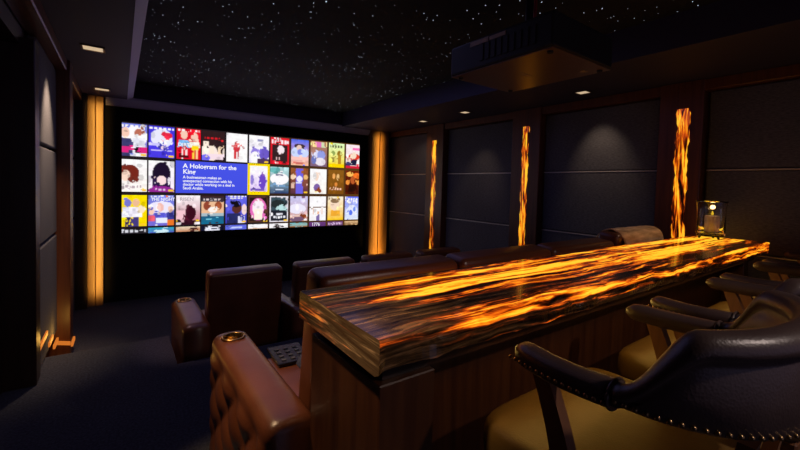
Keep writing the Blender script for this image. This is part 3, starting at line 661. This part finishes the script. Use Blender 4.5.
def make_recliner(wid, armw, hgt, y_back, y_front, arm_h, arm_y0, left=True, tuft=False, lean=9, right=False, raise_=0.0, inset=0.0):
    """origin: floor, middle of the seat; faces +Y; y_back = top rear edge of the backrest"""
    r = empty('recliner', (0, 0, 0)); h = wid/2; L = M['recliner']; bl = -h+.004+inset
    box('base', -h+.02, h-.02, y_back+.22, y_front-.08, 0.03, .26, L, r, bev=.02, seg=2)
    box('seat_cushion', -h+.005, h-.005, y_back+.30, y_front, .24, .44, L, r, bev=.05, seg=4, smooth=True)
    box('footrest', -h+.02, h-.02, y_front, y_front+.07, .08, .40, L, r, bev=.03, seg=3, smooth=True)
    rot = Matrix.Rotation(math.radians(lean), 3, 'X')
    bm = bmesh.new()
    dy = math.tan(math.radians(lean))*(hgt-.2)
    add_box(bm, bl, h-.004, y_back+dy-.002, y_back+dy+.17, .12, .12+(hgt-.12+raise_)/math.cos(math.radians(lean)), .04, 4, rot, (0, y_back+dy, .2))
    bm_obj('backrest', bm, L, r, smooth=True)
    bm = bmesh.new()
    add_box(bm, bl+.03, h-.03, y_back+dy+.15, y_back+dy+.24, hgt-.34+raise_, hgt-.085+raise_, .04, 4, rot, (0, y_back+dy, .2))
    bm_obj('headrest', bm, L, r, smooth=True)
    for s, use in ((-1, left), (1, right)):
        if not use: continue
        bm = bmesh.new(); a0, a1 = (-h-armw, -h-.004) if s < 0 else (h+.004, h+armw)
        arm_mesh(bm, a0, a1, arm_y0, y_front+.05, 0.0, arm_h, tuft, s)
        ar = bm_obj('armrest', bm, L, r, smooth=True)
        cx_, cy_, cz_ = (a0+a1)/2-.004, y_front-.07, arm_h+.013
        bm = bmesh.new(); add_lathe(bm, [(0, -.075), (.055, -.075), (.055, .05), (0, .05)], (cx_, cy_, cz_), 32)
        cut = bm_obj('cutter', bm, None); md = ar.modifiers.new('b', 'BOOLEAN'); md.operation = 'DIFFERENCE'; md.object = cut; md.solver = 'EXACT'
        dg = bpy.context.evaluated_depsgraph_get(); dg.update(); nm_ = bpy.data.meshes.new_from_object(ar.evaluated_get(dg))
        ar.modifiers.clear(); ar.data = nm_; bpy.data.objects.remove(cut)
        cup(ar, cx_, cy_, cz_)
    return r
# rear row, on the platform right behind the bar
RX = [1.0475+0.853*i for i in range(4)]
RLAB = ['brown leather recliner with tufted armrest left of the bar end', 'brown leather recliner of the rear row, second from the aisle',
        'brown leather recliner of the rear row, third from the aisle', 'brown leather recliner of the rear row with tan throw on its back']
rc_end = make_recliner(0.845, 0.205, 1.113, 1.45, 2.34, 0.615, 1.345, True, True, 7, inset=.035)
rc_last = make_recliner(0.845, 0.10, 1.113, 1.45, 2.34, 0.56, 1.72, False, False, 7, raise_=.05)
rc_mid = make_recliner(0.845, 0.10, 1.113, 1.45, 2.34, 0.56, 1.72, False, False, 7)
for i in range(4):
    o = rc_end if i == 0 else (rc_mid if i == 1 else rc_last if i == 3 else copy_tree(rc_mid))
    o.location = (RX[i], 0, 0); tag(o, RLAB[i], 'recliner', 'recliners of the rear row')
# front row, on the lower floor
FX = [1.005+0.845*i for i in range(4)]
FLAB = ['dark brown recliner of the front row with its armrest beside the aisle', 'dark brown recliner of the front row, second from the aisle',
        'dark brown recliner of the front row, third from the aisle', 'dark brown recliner of the front row, farthest from the aisle']
fr = make_recliner(0.71, 0.225, 0.945, 3.85, 4.50, 0.565, 3.60, True, False, 6)
fr_mid = make_recliner(0.71, 0.13, 0.945, 3.85, 4.50, 0.565, 3.60, True, False, 6)
for i in range(4):
    o = fr if i == 0 else fr_mid if i == 1 else copy_tree(fr_mid)
    o.location = (FX[i], 0, LOW); tag(o, FLAB[i], 'recliner', 'recliners of the front row')

# tan throw folded over the back of the last rear recliner
bm = bmesh.new(); secs = []
for i in range(25):
    x = 3.27+.74*i/24; row = []
    for kx in range(17):
        a = -0.6+(PI+1.2)*kx/16; rr = .130+.003*math.sin(i*.9+kx); row.append((x, 1.545-(rr)*math.cos(a)*.95, 1.075+rr*math.sin(a)*.95))
    inner = [(p[0], 1.545+(p[1]-1.545)*.90, 1.075+(p[2]-1.075)*.92) for p in row[::-1]]
    secs.append(row+inner)
add_loft(bm, secs)
tag(bm_obj('throw_blanket', bm, M['throw'], smooth=True), 'tan throw with dark streaks folded over the last recliner back', 'blanket')

# remote control and navy pillow on the seat beside the tufted arm
t = tag(empty('remote_console', (0.84, 2.27, 0.442), -0.05), 'black control pad with small buttons on the recliner seat', 'remote control')
box('body', -.10, .10, -.13, .13, 0, .022, M['pad'], t, bev=.006, seg=2)
for i in range(3):
    for j in range(4): box('button', -.07+.055*i, -.045+.055*i, -.10+.052*j, -.078+.052*j, .0215, .026, M['button'], t)
bm = bmesh.new(); secs = []
for i in range(15):
    v = -1+2*i/14; sc = math.sqrt(max(0.0, 1-abs(v)**3))*.95+.05; secs.append([(.19*v, .16*math.copysign(abs(math.cos(a))**.6, math.cos(a))*(.6+.4*sc), .065*sc*math.sin(a)) for a in [2*PI*k/20 for k in range(20)]])
add_loft(bm, secs); o = bm_obj('cushion', bm, M['navy'], loc=(0.97, 1.90, 0.515), smooth=True)
tag(o, 'navy blue cushion lying on the recliner seat behind the bar end', 'cushion')

# ------------------------------------------------------------------ candle holder on the bar
t = tag(empty('hurricane_candle_holder', (4.36, 1.18, BZ+.0025)), 'tall clear glass candle holder on the far end of the bar', 'candle holder')
bm = bmesh.new(); add_lathe(bm, [(.0, .035), (.105, .035), (.112, .043), (.106, .06), (.106, .26), (.112, .325), (.120, .34), (.114, .342), (.106, .325), (.101, .26), (.101, .06), (.096, .048), (.0, .048)], n=40, closed=False)
bm_obj('glass_cylinder', bm, M['glass'], t, smooth=True)
bm = bmesh.new(); add_lathe(bm, [(0, .022), (.098, .022), (.102, .028), (.098, .0345), (0, .0345)], n=32)
for a in range(3):
    add_tube(bm, [(.075*math.cos(a*2.1), .075*math.sin(a*2.1), .024), (.085*math.cos(a*2.1), .085*math.sin(a*2.1), 0.0)], [.012, .008], 8)
bm_obj('base', bm, M['iron'], t)
cd_ = tag(empty('pillar_candle', (4.37, 1.175, BZ+.0495)), 'lit cream pillar candle inside the tall glass holder', 'candle')
bm = bmesh.new(); add_lathe(bm, [(0, 0), (.055, 0), (.056, .005), (.056, .150), (.052, .157), (.03, .152), (0, .150)], n=28); bm_obj('wax', bm, M['wax'], cd_, smooth=True)
bm = bmesh.new(); add_tube(bm, [(0, 0, .149), (.002, 0, .165), (.004, 0, .176)], .002, 6); bm_obj('wick', bm, M['wick'], cd_)
bm = bmesh.new(); add_lathe(bm, [(.001, .160), (.008, .166), (.010, .176), (.007, .190), (.003, .202), (.0, .207)], n=12); bm_obj('flame', bm, M['flame'], cd_, smooth=True)
lamp('candle_lamp', 'POINT', (4.37, 1.175, BZ+.0495+.24), 0.06, (1.0, .6, .25), shadow_soft_size=0.02)

# ------------------------------------------------------------------ ceiling projector
t = tag(empty('ceiling_projector', (2.285, 1.69, 2.30)), 'dark projector hanging from the star ceiling above the bar', 'projector')
hx, hy = .335, .415
box('housing', -hx, hx, -hy, hy, 0.004, .21, M['proj_dark'], t, bev=.018, seg=3)  # housing darkened: the shade on its sides is put into the colour
box('bottom_cover', -hx+.006, hx-.006, -hy+.006, hy-.006, 0.0, .006, M['proj'], t, bev=.002)  # plate added so the light on the underside sits in its colour
bm = bmesh.new()
for i in range(9): add_box(bm, -hx-.006, -hx+.004, -.30+.05*i, -.27+.05*i, .05, .16)
bm_obj('side_grille', bm, M['proj_dark'], t)
bm = bmesh.new(); add_lathe(bm, [(0, 0), (.085, 0), (.085, .05), (.07, .06), (.065, .04), (.0, .035)], n=24)
o = bm_obj('lens', bm, M['pad'], t, loc=(0, hy-.01, .105)); o.rotation_euler = (-PI/2, 0, 0)
bm = bmesh.new(); add_box(bm, -.05, .06, .0, .02, -.0015, .001); add_box(bm, -.02, .03, .03, .036, -.0015, .001); bm_obj('badge', bm, M['proj_mark'], t)
bm = bmesh.new(); add_box(bm, .20, .25, -.30, -.27, -.0015, .001); bm_obj('rating_label', bm, M['proj_mark'], t)
for sx in (-1, 1):
    for sy in (-1, 1):
        bm = bmesh.new(); add_lathe(bm, [(0, -.012), (.016, -.012), (.018, 0), (0, 0.002)], (sx*.28, sy*.36, 0), 14); bm_obj('foot', bm, M['proj_dark'], t)
bm = bmesh.new(); add_box(bm, -.16, .16, -.16, .16, .209, .225, .004); add_lathe(bm, [(0, .22), (.025, .22), (.025, .592), (0, .592)], n=16); add_box(bm, -.12, .12, -.12, .12, .575, .599, .004)
bm_obj('ceiling_mount', bm, M['iron'], t)
bm = bmesh.new(); add_box(bm, -hx-.004, -hx+.02, .06, .22, .165, .195); add_box(bm, -hx-.004, -hx+.02, -.08, .05, .165, .19); bm_obj('connector_panel', bm, M['proj_mark'], t)
bm = bmesh.new(); add_tube(bm, [(-.08, -.10, .222), (-.09, -.11, .32), (-.07, -.10, .44), (-.06, -.09, .575)], .010, 8); bm_obj('cable', bm, M['red'], t, smooth=True)
